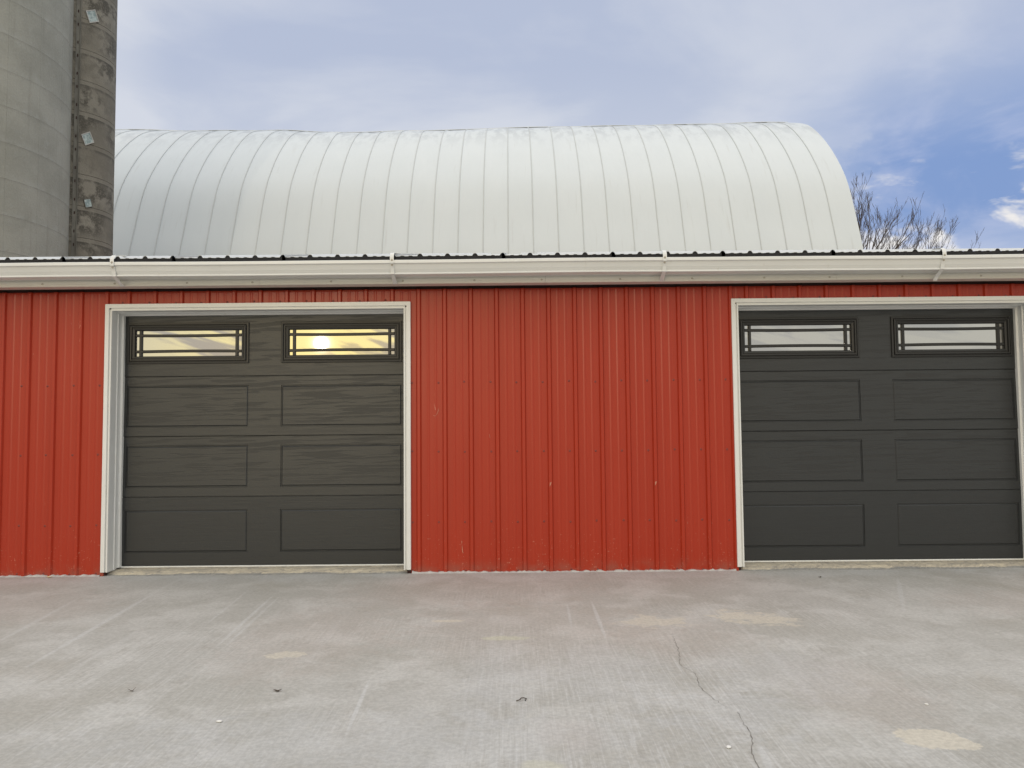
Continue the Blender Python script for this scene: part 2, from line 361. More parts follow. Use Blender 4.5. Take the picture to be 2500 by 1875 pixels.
def wall_profile(x0, x1, ribs):
    """(x, y) points of a ribbed sheet between x0 and x1 (major ribs at `ribs`, two low pencil ribs between)."""
    pts = []
    pitch = abs(ribs[1]-ribs[0]) if len(ribs) > 1 else .2305
    rr = [ribs[0]-pitch]+list(ribs)+[ribs[-1]+pitch]
    for i, r in enumerate(rr):
        pts += [(r-.023, 0), (r-.0135, -.017), (r-.0105, -.019), (r+.0105, -.019), (r+.0135, -.017), (r+.023, 0)]
        for q in (.355, .645):
            c = r+pitch*q; pts += [(c-.014, 0), (c-.004, -.0020), (c+.004, -.0020), (c+.014, 0)]
    def yat(x):
        for a, b in zip(pts, pts[1:]):
            if a[0] <= x <= b[0]: return a[1]+(b[1]-a[1])*(x-a[0])/max(1e-9, b[0]-a[0])
        return 0
    return [(x0, yat(x0))]+[p for p in pts if x0+1e-4 < p[0] < x1-1e-4]+[(x1, yat(x1))]
sm = MB(); n = 8
sm.add([(0, -.0055, 0)]+[(.0038*math.cos(a*math.pi/4), -.005, .0038*math.sin(a*math.pi/4)) for a in range(8)]+
       [(.0048*math.cos(a*math.pi/4), -.0016, .0048*math.sin(a*math.pi/4)) for a in range(8)]+[(.0105*math.cos(a*math.pi/4), -.0002, .0105*math.sin(a*math.pi/4)) for a in range(8)],
       [(0, 1+a, 1+(a+1) % 8) for a in range(8)]+[(1+a, 9+a, 9+(a+1) % 8, 1+(a+1) % 8) for a in range(8)]+[(9+a, 17+a, 17+(a+1) % 8, 9+(a+1) % 8) for a in range(8)])
screw_me = sm.mesh('screw', SCR)
def wall_sheet(x0, x1, z0, z1, ribs, proud, rows, ragged=False):
    pr = wall_profile(x0, x1, ribs); m = MB()
    zz = [z0+(z1-z0)*i/6 for i in range(7)] if z1-z0 > 1 else [z0, z1]
    f = [[(x, Yw+y-proud, z-(random.uniform(0, .004) if ragged and i == 0 else 0)) for x, y in pr] for i, z in enumerate(zz)]
    b = [[(x, Yw+y-proud+.0012, r[j][2]) for j, (x, y) in enumerate(pr)] for r in f]
    m.sheet(f); m.sheet(b); m.sheet([f[0], b[0]]); m.sheet([f[-1], b[-1]])
    m.sheet([[r[0] for r in f], [r[0] for r in b]]); m.sheet([[r[-1] for r in f], [r[-1] for r in b]])
    o = sp('wall_panel', m, RED)
    for zr in rows:
        for r in ribs:
            xs = r-.058
            if x0+.01 < xs < x1-.01:
                s = inst('screw', screw_me, o, (xs+random.uniform(-.004, .004), Yw-proud, zr+random.uniform(-.006, .006)), (0, random.uniform(0, .7), 0))
rows = (1.662, 1.053, .437, .017)
midr = [-.825+.2305*i for i in range(13)]
def run(x0, x1, ribs, z0, z1, rows, per=4, ragged=False):
    cuts = [x0]+[r+.0135 for r in ribs[per-1::per] if x0+.1 < r+.0135 < x1-.1]+[x1]
    for i, (a, b) in enumerate(zip(cuts, cuts[1:])):
        wall_sheet(a-(.026 if i else 0), b, z0, z1, ribs, .0016*(i % 2), rows, ragged)
TOPW = 2.493
run(-.912, 1.960, midr, -.012, TOPW, rows, ragged=True)
leftr = [-3.587-.2290*i for i in range(22)][::-1]
run(-8.5, -3.5570, leftr, -.012, TOPW, rows, ragged=True)
rightr = [4.70+.2305*i for i in range(23)]
run(4.620, 9.9, rightr, -.012, TOPW, rows, ragged=True)
run(-3.5565, -.9125, [-.825-.2337*i for i in range(13)][::-1], 2.335, TOPW, (2.392,))
run(1.9605, 4.6195, [2.086+.236*i for i in range(12)], 2.335, TOPW, (2.392,))
# other walls of the shed (never seen from the front, but there)
m = MB(); m.box(-8.5, -8.46, Yw+.03, 10.9, 0, 3.5); m.box(9.86, 9.9, Yw+.03, 10.9, 0, 3.5); m.box(-8.5, 9.9, 10.9, 10.94, 0, 3.6); sp('outer_wall', m, RED)
m = MB()
for a, b in ((-8.45, -3.60), (-.89, 1.935), (4.66, 9.85)): m.box(a, b, Yw+.006, Yw+.05, 0, 2.62)
m.box(-3.6, -.89, Yw+.006, Yw+.05, 2.36, 2.62); m.box(1.935, 4.66, Yw+.006, Yw+.05, 2.36, 2.62)
m.box(-8.45, 9.85, 6.69, 6.76, 2.60, 2.63); m.box(-8.45, 9.85, 7.3, 7.32, 0, 2.7); sp('wall_framing_shade', m, DARK)  # eave gap shade put into dark colour; rear sheet added to block light
# mortar splashed up against the foot of the wall
def splash(x0, x1):
    n = int((x1-x0)/.022); top = []; bot = []; bk = []
    for i in range(n+1):
        x = x0+(x1-x0)*i/n; hh = .004+.012*max(0, random.gauss(.35, .45)); bot.append((x, Yw-.030-random.uniform(0, .012), .0005)); top.append((x, Yw-.022, hh)); bk.append((x, Yw+.004, hh+.002))
    mm = MB(); mm.sheet([bot, top, bk]); mm.build('mortar_edge', EDGE, apron)
splash(-8.5, -3.60); splash(-.885, 1.93); splash(4.665, 9.9)

# scuffs where something has caught the paint
for pts in ([(-.450, .235), (-.449, .205), (-.446, .180), (-.440, .168)], [(-.455, .275), (-.452, .262), (-.454, .250)], [(-.447, .258), (-.440, .264)],
            [(-.757, .296), (-.740, .293), (-.722, .296)], [(-.700, 1.372), (-.680, 1.366), (-.668, 1.380), (-.655, 1.410), (-.652, 1.432)], [(-.688, 1.352), (-.672, 1.360)],
            [(.870, .268), (.884, .280), (.900, .292)], [(-.205, 1.20), (-.200, 1.17)], [(1.52, .42), (1.524, .405)]):
    m = MB(); L = []; Q = []
    for i, (x, z) in enumerate(pts):
        w_ = .0026*(1 if 0 < i < len(pts)-1 else .4); L.append((x-w_, Yw-.0042, z-w_*.6)); Q.append((x+w_, Yw-.0042, z+w_*.6))
    m.sheet([L, Q]); sp('scratch', m, SCRATCH)
for x in (.327, 1.248):
    m = MB(); m.sheet([[(x-.008, Yw-.0222, .74), (x-.007, Yw-.0222, .775)], [(x+.004, Yw-.0222, .762), (x+.010, Yw-.0222, .779)]]); sp('scratch', m, SCRATCH)
# roof of the shed
slope = .2262; EY, EZ = 6.395, 2.708
def roofz(y): return EZ+(y-EY)*slope
rribs = [-.766-.2312*i for i in range(34)][::-1]+[-.766+.2312*(i+1) for i in range(47)]
rribs = [r for r in rribs if -8.7 < r < 10.1]
me_cache = {}
for i in range(0, len(rribs)-4, 4):
    rs = rribs[i:i+5]; pts = []
    for j, r in enumerate(rs):
        a = [(-.024, 0), (-.013, .016), (-.006, .0195), (.006, .0195), (.013, .016), (.024, 0)]
        if j == 0 and i: a = a[2:]
        pts += [(r+dx_, h_) for dx_, h_ in a]
        if j < 4:
            for q in (.35, .65): pts += [(r+.2312*q-.018, 0), (r+.2312*q-.010, .0035), (r+.2312*q+.010, .0035), (r+.2312*q+.018, 0)]
    m = MB(); rows_ = [[(x, y, roofz(y)+hh) for x, hh in pts] for y in (EY, 10.98)]; rowsb = [[(x, y, roofz(y)+hh-.002) for x, hh in pts] for y in (EY, 10.98)]
    m.sheet(rows_); m.sheet(rowsb); m.sheet([rows_[0], rowsb[0]]); m.sheet([rows_[1], rowsb[1]])
    sp('roof_sheet', m, ROOF)
    c = MB(); pf = [(x, hh-.0022) for x, hh in pts]; f1 = [(x, EY+.006, EZ+hh) for x, hh in pf]; f0 = [(x, EY+.006, EZ-.045) for x, hh in pf]
    b1 = [(x, EY+.045, roofz(EY+.04)+hh-.001) for x, hh in pf]; b0 = [(x, EY+.045, EZ-.045) for x, hh in pf]
    c.sheet([f0, f1, b1, b0, f0]); sp('closure_shade_strip', c, FOAM_SHADE)  # black foam; its skirt also stands in for shadow above the gutter lip

# fascia, gutter, straps
fj = [-8.7, -7.06, -4.62, -2.166, .293, 2.797, 5.25, 7.70, 10.1]
fscr = [-6.5, -5.3, -4.038, -3.415, -2.792, -2.23, -1.551, -.934, -.318, .262, .936, 1.557, 2.177, 2.74, 3.364, 4.041, 4.7, 5.6, 6.6]
t_me = MB(); t_me.v = sm.v; t_me.f = sm.f; t_me.mi = sm.mi; t_me.sm = sm.sm; tscrew = t_me.mesh('screw', TSCR)
for i, (a, b) in enumerate(zip(fj, fj[1:])):
    o_ = .0012*(i % 2)
    m = MB(); m.prism([(6.560-o_, 2.690), (6.562-o_, 2.530), (6.556-o_, 2.506), (6.560-o_, 2.502), (6.680, 2.5025), (6.680, 2.5085), (6.566, 2.508), (6.568, 2.690)], a, b-.0015)
    o = sp('fascia_board', m, FASC)
    for x in fscr:
        if a < x < b: inst('screw', tscrew, o, (x, 6.5605-o_, 2.526))
m = MB(); m.box(-8.7, 10.1, 6.57, 6.70, 2.640, 2.66); m.box(-8.7, 10.1, 6.70, 6.79, 2.61, 2.64); sp('soffit_shade_board', m, DARK)  # unseen boards added to keep the gap behind the fascia dark
gp = [(6.383, 2.6725), (6.371, 2.6715), (6.369, 2.668), (6.369, 2.646), (6.372, 2.643), (6.384, 2.641), (6.400, 2.600), (6.417, 2.573), (6.411, 2.570), (6.409, 2.560), (6.413, 2.5565), (6.549, 2.5555), (6.5535, 2.560), (6.554, 2.690)]
gin = [(6.551, 2.690), (6.551, 2.562), (6.548, 2.5585), (6.416, 2.5595), (6.413, 2.562), (6.414, 2.568), (6.421, 2.574), (6.403, 2.603), (6.387, 2.6435), (6.374, 2.6455), (6.3715, 2.649), (6.3715, 2.6695), (6.383, 2.671)]
prof = gp+gin; m = MB(); n = len(prof)
xs = [-8.7+i*.376 for i in range(51)]
rows_ = []
for x in xs:
    s1 = .0022*math.sin(x*1.3+.5)+.0012*math.sin(x*3.1)
    rows_.append([(x, a, b+s1) for a, b in prof]+[(x, prof[0][0], prof[0][1]+s1)])
m.sheet(rows_); sp('gutter', m, WHITE)
strap_path = [(6.53, 2.7585), (6.45, 2.7425), (6.42, 2.739), (6.395, 2.732), (6.375, 2.716), (6.3655, 2.695), (6.3645, 2.670), (6.3645, 2.648), (6.367, 2.640), (6.379, 2.6375), (6.395, 2.600), (6.404, 2.572), (6.4045, 2.560), (6.440, 2.545), (6.500, 2.520), (6.545, 2.500)]
for i, X in enumerate((-5.66, -3.34, -.998, 1.286, 3.624, 5.95)):
    path = strap_path if i != 4 else strap_path[:-3]+[(6.445, 2.540), (6.50, 2.508), (6.525, 2.483)]
    m = MB(); hw = .0165; th = .0022; fr, bk = [], []
    for j, (y, z) in enumerate(path):
        p0 = Vector(path[max(j-1, 0)]); p1 = Vector(path[min(j+1, len(path)-1)]); d = (p1-p0).normalized(); nn = Vector((d.y, -d.x))
        if nn.x > 0 and j > 4: nn = -nn
        if j <= 4 and nn.y < 0: nn = -nn
        fr.append((y+nn.x*th, z+nn.y*th)); bk.append((y, z))
    rows_ = [[(X-hw, a, b), (X+hw, a, b)] for a, b in fr]; rb = [[(X-hw, a, b), (X+hw, a, b)] for a, b in bk]
    m.sheet(rows_); m.sheet(rb)
    for e in (0, 1): m.sheet([[r[e] for r in rows_], [r[e] for r in rb]])
    m.sheet([rows_[0], rb[0]]); m.sheet([rows_[-1], rb[-1]])
    m.box(X+hw, X+hw+.045, 6.46, 6.50, 2.746, 2.7485)
    o = sp('gutter_strap', m, WHITE)
    for z in (2.668, 2.630): inst('screw', tscrew, o, (X, 6.362 if z > 2.65 else 6.378, z))

# door casings
CP = [(.000, .034), (.000, .0), (.033, .0), (.0345, .014), (.046, .014), (.0475, .001), (.058, .001), (.060, .012), (.061, .100), (.068, .102), (.0685, .112), (.062, .115), (.063, .168), (.0655, .170), (.0795, .174), (.0795, .212)]
YF = 6.745
def casing(cx):
    hwid = 1.347; ztop = 2.378
    o = tag(inst('door_casing', None), None); o.parent = shed; o.matrix_parent_inverse = Matrix.Translation((-.5, -8.8, 0))
    for s in (-1, 1):
        rows_ = []
        for zi in (0, 1):
            r = []
            for u, v in CP:
                z = ztop-u if zi else .034+ (.010 if v > .15 else 0)
                r.append((cx+s*(hwid-u), YF+v, z))
            rows_.append(r)
        back = [[(x+s*.0015, y+.0015, z) for x, y, z in r] for r in rows_]
        m = MB(); m.sheet(rows_); m.sheet([rows_[0], back[0]]); m.sheet(back)
        m.build('jamb', WHITE, o)
    a = [(cx-(hwid-u), YF+v, ztop-u) for u, v in CP]; b = [(cx+(hwid-u), YF+v, ztop-u) for u, v in CP]
    m = MB(); m.sheet([a, b]); m.sheet([[(x, y+.0015, z+.0015) for x, y, z in r] for r in (a, b)]); m.build('header', WHITE, o)
    # dark plates painting the shade of open corners where the channels meet
    m = MB()
    for s in (-1, 1): m.box(min(cx+s*(hwid-.0345), cx+s*(hwid-.046)), max(cx+s*(hwid-.0345), cx+s*(hwid-.046)), YF+.0135, YF+.0142, ztop-.046, ztop-.0345)
    m.build('corner_shade', DARK, o)
CXL, CXR = -2.243, 3.290
casing(CXL); casing(CXR)
# stub ends of sheet metal below each jamb
m = MB()
for cx in (CXL, CXR):
    for s in (-1, 1): m.box(min(cx+s*1.347, cx+s*1.315), max(cx+s*1.347, cx+s*1.315), Yw-.012, Yw+.03, -.01, .034)
sp('jamb_foot', m, DARK)

# sills
def sill(cx):
    m = MB(); nx = 150; x0, x1 = cx-1.33, cx+1.33
    prof = [(6.755, -.002), (6.775, .006), (6.80, .017), (6.83, .026), (6.86, .031), (7.05, .033)]
    rows_ = []
    ph = random.uniform(0, 9)
    for j, (y, z) in enumerate(prof):
        r = []
        for i in range(nx+1):
            x = x0+(x1-x0)*i/nx
            w_ = .014*math.sin(x*7+ph)+.010*math.sin(x*23+ph)*math.sin(x*3.1)+random.uniform(-.009, .009)
            k_ = 1 if j < 4 else .15
            r.append((x, y+w_*k_, max(-.004, z+(random.uniform(-.0035, .003) if 0 < j < 5 else 0))))
        rows_.append(r)
    m.sheet(rows_); m.build('door_sill', SILL, apron)
sill(CXL); sill(CXR)

# ------------------------------------------------------------------ garage doors
YD = 6.950
def grid_face(m, x0, x1, z0, z1, holes, y):
    xs = sorted({x0, x1}|{h[0] for h in holes}|{h[1] for h in holes}); zs = sorted({z0, z1}|{h[2] for h in holes}|{h[3] for h in holes})
    for a, b in zip(xs, xs[1:]):
        for c, d in zip(zs, zs[1:]):
            cx, cz = (a+b)/2, (c+d)/2
            if any(h[0] < cx < h[1] and h[2] < cz < h[3] for h in holes): continue
            m.add([(a, y, c), (b, y, c), (b, y, d), (a, y, d)], [(0, 1, 2, 3)])
def rings(m, x0, x1, z0, z1, prof, fill=True):
    loops = [[(x0+t, y, z0+t), (x1-t, y, z0+t), (x1-t, y, z1-t), (x0+t, y, z1-t), (x0+t, y, z0+t)] for t, y in prof]
    m.sheet(loops)
    if fill: m.add(loops[-1][:4], [(0, 1, 2, 3)])
secz = [(.050, .661), (.665, 1.2035), (1.2075, 1.7445), (1.7485, 2.312)]
tilt = [-1.0, .7, .8, .08]
def section_mesh(k_):
    z0, z1 = secz[k_]; m = MB(); xa, xb = -1.268, 1.268
    hx = [(-1.238, -.138), (.154, 1.254)]
    hx = [(-1.244, -.142), (.150, 1.246)]
    if k_ == 3: pz = (1.862, 2.235)
    else: pz = ((.166, .546), (.745, 1.122), (1.286, 1.663))[k_]
    holes = [(a, b, *pz) for a, b in hx]
    e = .0025                                                    # eased edges, body behind
    grid_face(m, xa, xb, z0+e, z1-e, holes, 0)
    for (a, b, c, d) in ((z0+e, z0, 0, .0035), (z1-e, z1, 0, .0035)):
        m.add([(xa, c, a), (xb, c, a), (xb, d, b), (xa, d, b)], [(0, 1, 2, 3)])
    for z in (z0, z1): m.add([(xa, .0035, z), (xb, .0035, z), (xb, .045, z), (xa, .045, z)], [(0, 1, 2, 3)])
    for x in (xa, xb): m.add([(x, 0, z0+e), (x, 0, z1-e), (x, .045, z1), (x, .045, z0)], [(0, 1, 2, 3)])
    m.add([(xa, .045, z0), (xb, .045, z0), (xb, .045, z1), (xa, .045, z1)], [(0, 1, 2, 3)])
    for h in holes:
        if k_ == 3: rings(m, *h, [(0, 0), (0, .040)], False)
        else: rings(m, *h, [(0, 0), (.003, .0075), (.009, .0075), (.018, .0006)])
    # tongue between sections
    if k_ < 3: m.box(xa, xb, .010, .04, z1-.001, z1+.005)
    for v in range(len(m.v)):
        x, y, z = m.v[v]; m.v[v] = (x, y, z-(z0+z1)/2)
    return m.mesh('door_section', DOOR), hx, pz
def window_parts(par, xa, xb, za, zb):
    W_ = xb-xa; H_ = zb-za
    w_ = inst('window', None, par, ((xa+xb)/2, 0, (za+zb)/2))
    m = MB(); rings(m, -W_/2, W_/2, -H_/2, H_/2, [(0, .002), (.001, -.012), (.003, -.0145), (.017, -.0155), (.020, -.013), (.021, -.004), (.0255, -.004), (.0265, -.017), (.030, -.019), (.040, -.018), (.043, -.006), (.048, -.006), (.050, -.010), (.066, -.007), (.0705, .004), (.0705, .020)], False)
    m.build('frame', WFR, w_)
    gx, gz = W_/2-.0705, H_/2-.0705                             # clear opening
    vx = gx-.030-.014; vz = gz-.030-.012                        # bar centres
    for s in (-1, 1):
        m = MB(); a = s*vx
        m.prism([(.0165, -.0130), (.004, -.0130), (.000, -.0090), (.000, .0090), (.004, .0130), (.0165, .0130)], -gz, gz)
        m.v = [(a+z, y, x) for x, y, z in m.v]; m.build('muntin', WFR, w_)
        m = MB(); a = s*vz; rows_ = []; nn = 12
        for i in range(nn+1):
            x = -gx+2*gx*i/nn; bow = -s*.0042*(1-(x/gx)**2)
            rows_.append([(x, y-.0008, a+z+bow) for y, z in ((.0165, -.0125), (.004, -.0125), (.0, -.0085), (.0, .0085), (.004, .0125), (.0165, .0125), (.0165, -.0125))])
        m.sheet(rows_); m.build('muntin', WFR, w_)
    ex = [-gx, -vx, vx, gx]; ez = [-gz, -vz, vz, gz]
    for i in range(3):
        for j in range(3):
            m = MB(); m.box(ex[i]+.0006, ex[i+1]-.0006, .0155, .0195, ez[j]+.0006, ez[j+1]-.0006); m.build('pane', GLASS, w_)
sec_cache = [section_mesh(i) for i in range(4)]
def garage_door(cx, label):
    d = thing('garage_door', (cx, YD, 0), label, 'garage door', 'charcoal garage doors in the red shed')
    for i in range(4):
        z0, z1 = secz[i]; me, hx, pz = sec_cache[i]
        o = inst('door_section', me, d, (0, 0, (z0+z1)/2), (R(-tilt[i]), 0, 0))
        if i == 3:
            for a, b in hx: window_parts(o, a, b, pz[0]-(z0+z1)/2, pz[1]-(z0+z1)/2)
    m = MB(); m.prism([(-.004, .049), (-.006, .044), (-.004, .036), (.03, .033), (.04, .049)], -1.268, 1.268); m.build('weather_strip', WHITE, d)
garage_door(CXL, 'charcoal sectional garage door whose windows mirror the yellow sunset, left of the red wall bay')
garage_door(CXR, 'charcoal sectional garage door with plain grey sky in its windows, right of the red wall bay')

# ------------------------------------------------------------------ silo
SC = Vector((-12.85, 16.85)); SR = 2.65; CC = Vector((-10.80, 18.68)); CR = .90
silo = thing('concrete_silo', (SC.x, SC.y, 0), 'tall grey concrete silo with a stained chute up its side, behind the shed', 'silo')
m = MB(); n = 96
m.sheet([[((SR-.010)*math.cos(2*math.pi*i/n), (SR-.010)*math.sin(2*math.pi*i/n), z) for i in range(n+1)] for z in (0, 16.5)], 0, True)
m.build('barrel', SILO, silo)
m = MB(); rr_ = [(SR+.05, 16.4), (SR*.85, 17.2), (SR*.5, 17.8), (.05, 18.1)]
m.sheet([[(r*math.cos(2*math.pi*i/48), r*math.sin(2*math.pi*i/48), z) for i in range(49)] for r, z in rr_], 0, True); m.build('dome', ROOF, silo)
NP = 22; da = 2*math.pi/NP
m = MB(); na = 7; gapa = .0012/SR; rows_ = []
ang = [gapa+(da-2*gapa)*i/(na-1) for i in range(na)]
outer = [[(SR*math.cos(a), SR*math.sin(a), z) for a in ang] for z in (.0016, CH-.0016)]
inner = [[((SR-.012)*math.cos(a), (SR-.012)*math.sin(a), z) for a in ang] for z in (.0, CH-.000)]
m.sheet(outer, 0, True); m.sheet([outer[0], inner[0]]); m.sheet([outer[1], inner[1]])
m.sheet([[r[0] for r in outer], [r[0] for r in inner]]); m.sheet([[r[-1] for r in outer], [r[-1] for r in inner]])
pm = m.mesh('concrete_panel', SILO)
for c in range(13):
    for i in range(NP): inst('concrete_panel', pm, silo, (0, 0, Z0+c*CH), (0, 0, i*da+.11))
# chute: stacked half round sections
cl = CC-SC
m = MB(); na = 26
an = [-2.75+ (2.75+1.9)*i/na for i in range(na+1)]
for zz in ((.003, CH-.006),):
    o1 = [[(CR*math.cos(a), CR*math.sin(a), z) for a in an] for z in zz]; i1 = [[((CR-.06)*math.cos(a), (CR-.06)*math.sin(a), z) for a in an] for z in zz]
    m.sheet(o1, 0, True); m.sheet([o1[0], i1[0]]); m.sheet([o1[1], i1[1]]); m.sheet(i1, 0, True)
cm = m.mesh('chute_section', CHUTE)
for c in range(-3, 17): inst('chute_section', cm, silo, (cl.x, cl.y, Z0+c*CH+.10), (0, 0, random.uniform(-.01, .01)))
m = MB(); m.sheet([[(cl.x+(CR-.03)*math.cos(a), cl.y+(CR-.03)*math.sin(a), z) for a in an] for z in (0, 15.6)], 0, True); m.build('chute_lining', CHUTE, silo)
# steel strip with slotted bolts where the chute meets the barrel
def cang(ray):                                                    # point of the chute skin on a bearing from the yard
    best = None
    for i in range(2000):
        a = -math.pi+2*math.pi*i/2000; x = CC.x+CR*math.cos(a); y = CC.y+CR*math.sin(a)
        if abs(x/y-ray) < .0006 and (best is None or y < best[1]): best = (x, y, a)
    return best
xs_, ys_, aa = cang(-.5745)
m = MB(); tx = Vector((-math.sin(aa), math.cos(aa))); nr = Vector((math.cos(aa), math.sin(aa)))
def lp(t_, n_): q = Vector((xs_, ys_))-SC+tx*t_+nr*n_; return (q.x, q.y)
for (t0, t1, n0, n1) in ((-.055, .045, .004, .012), (.033, .045, .012, .055)):
    a, b, c, d = lp(t0, n0), lp(t1, n0), lp(t1, n1), lp(t0, n1)
    m.add([(*a, 0.5), (*b, 0.5), (*c, 0.5), (*d, 0.5), (*a, 15.5), (*b, 15.5), (*c, 15.5), (*d, 15.5)], [(0, 1, 2, 3), (4, 5, 6, 7), (0, 1, 5, 4), (1, 2, 6, 5), (2, 3, 7, 6), (3, 0, 4, 7)])
m.build('steel_flange', STRIP, silo)
bm_ = MB(); bm_.box(-.011, .011, -.011, .011, -.03, .03); bmesh_ = bm_.mesh('bolt', DARK)
for c in range(30):
    z = 2.9+c*CH/2+(.06 if c % 2 else 0); q = lp(-.012, .014); inst('bolt', bmesh_, silo, (q[0], q[1], z), (0, 0, aa))
# tilted panes let into the chute
for (ry, z, rt_, s_) in ((-.5570, 11.26, .42, .165), (-.5598, 8.23, .48, .155), (-.5575, 6.67, .3, .12)):
    x, y, a = cang(ry); o = inst('chute_window', None, silo, (x-SC.x+.012*math.cos(a), y-SC.y+.012*math.sin(a), z), (0, 0, a+math.pi/2))
    m = MB(); q4 = [(s_*1.0*math.cos(rt_+i*math.pi/2+.785), s_*1.25*math.sin(rt_+i*math.pi/2+.785)) for i in range(4)]
    def ring4(f, y_): return [(p[0]*f, y_, p[1]*f) for p in q4]
    L = [ring4(1.0, .03), ring4(1.0, -.012), ring4(.86, -.012), ring4(.84, -.002)]
    m.sheet([l+[l[0]] for l in L]); m.build('frame', STRIP if z < 7 else EDGE, o)
    m = MB(); m.add(ring4(.845, -.003)+ring4(.845, .01), [(0, 1, 2, 3), (7, 6, 5, 4), (0, 1, 5, 4), (1, 2, 6, 5), (2, 3, 7, 6), (3, 0, 4, 7)]); m.build('pane', PANE, o)

# ------------------------------------------------------------------ round roofed barn
XE = 10.685
prof = [(22.62, 4.2), (22.82, 5.45), (23.07, 6.50), (23.42, 7.48), (23.77, 8.39), (24.13, 9.10), (24.63, 9.78), (25.30, 10.53), (26.15, 11.30), (26.98, 11.90), (27.84, 12.33), (28.73, 12.70), (29.30, 12.93)]
def cr(p, u):
    n = len(p)-1; i = min(int(u*n), n-1); f = u*n-i
    a, b, c, d = (Vector(p[max(i-1, 0)]), Vector(p[i]), Vector(p[i+1]), Vector(p[min(i+2, n)]))
    return .5*((2*b)+(c-a)*f+(2*a-5*b+4*c-d)*f*f+(3*b-a-3*c+d)*f**3)
P1 = [cr(prof, i/36) for i in range(37)]
sagp = [(-19, -.05), (-15.3, -.05), (-11.7, -.13), (-9, -.13), (-7.2, -.22), (-5.4, -.25), (-4, -.19), (-2.7, -.20), (0, -.12), (2.7, -.09), (6.3, -.06), (10, .0), (11, .0)]
def sag(x):
    for a, b in zip(sagp, sagp[1:]):
        if a[0] <= x <= b[0]:
            f = (x-a[0])/(b[0]-a[0]); f = f*f*(3-2*f); return a[1]+(b[1]-a[1])*f
    return 0
def bp(x, i, off=0, side=0):
    y, z = P1[i]; a = P1[max(i-1, 0)]; b = P1[min(i+1, 36)]; d = (b-a).normalized(); nn = Vector((-d.y, d.x))
    y += nn.x*off; z += nn.y*off
    z += sag(x)*max(0, (z-6.5)/6.4)
    if side: y = 2*29.30-y
    return (x, y, z)
barn = thing('round_roof_barn', (-3, 29.3, 0), 'big barn with a sagging rounded white steel roof rising behind the red shed', 'barn')
BI = Matrix.Translation((3, -29.3, 0))
def bpart(name, m, mt, par=barn): o = m.build(name, mt); o.parent = par; o.matrix_parent_inverse = BI if par is barn else Matrix.Identity(4); return o
seams = [3.763+.7685*i for i in range(-29, 9)]
edges = seams+[XE]
for a, b in zip(edges, edges[1:]):
    for side in (0, 1):
        m = MB(); nx = 3
        m.sheet([[bp(a+(b-a)*j/nx, i, (.004 if 0 < j < nx else 0), side) for i in range(37)] for j in range(nx+1)], 0, True)
        m.sheet([[bp(a+(b-a)*j/nx, i, -.02, side) for i in range(37)] for j in range(nx+1)], 0, True)
        m.sheet([[bp(b, i, 0, side) for i in range(37)], [bp(b, i, -.02, side) for i in range(37)]], 0, True)
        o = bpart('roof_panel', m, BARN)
        s_ = MB(); x = a; wv = .016
        s_.sheet([[bp(x-wv, i, 0, side) for i in range(37)], [bp(x-wv*.7, i, .022, side) for i in range(37)], [bp(x+wv*.7, i, .022, side) for i in range(37)], [bp(x+wv, i, 0, side) for i in range(37)]], 0, False)
        sm_o = s_.build('seam', SEAM, o)
m = MB(); xs = [-18.5+i*.4 for i in range(74)]
m.sheet([[(x, 29.3+dy_, 12.93+sag(x)+dz_+.012*math.sin(x*2.1)) for dy_, dz_ in ((-.30, -.105), (-.27, -.07), (0, .035), (.27, -.07), (.30, -.105))] for x in xs if x < 10.8]); bpart('ridge_cap', m, SEAM)
m = MB(); ev = [bp(XE-.12, i, -.03) for i in range(37)]+[bp(XE-.12, i, -.03, 1) for i in range(35, -1, -1)]
m.add([(x, y, z) for x, y, z in ev]+[(XE-.12, 22.66+2*6.64, 0), (XE-.12, 22.66, 0)], [tuple(range(len(ev)+2))]); bpart('end_wall', m, RED)
m = MB(); m.box(-18.3, XE-.1, 22.72, 22.85, 0, 4.6); m.box(-18.3, XE-.1, 35.75, 35.88, 0, 4.6); bpart('side_wall', m, RED)
m = MB(); m.add([(-18.2, y, z) for x, y, z in ev]+[(-18.2, 22.66+2*6.64, 0), (-18.2, 22.66, 0)], [tuple(range(len(ev)+2))]); bpart('end_wall', m, RED)

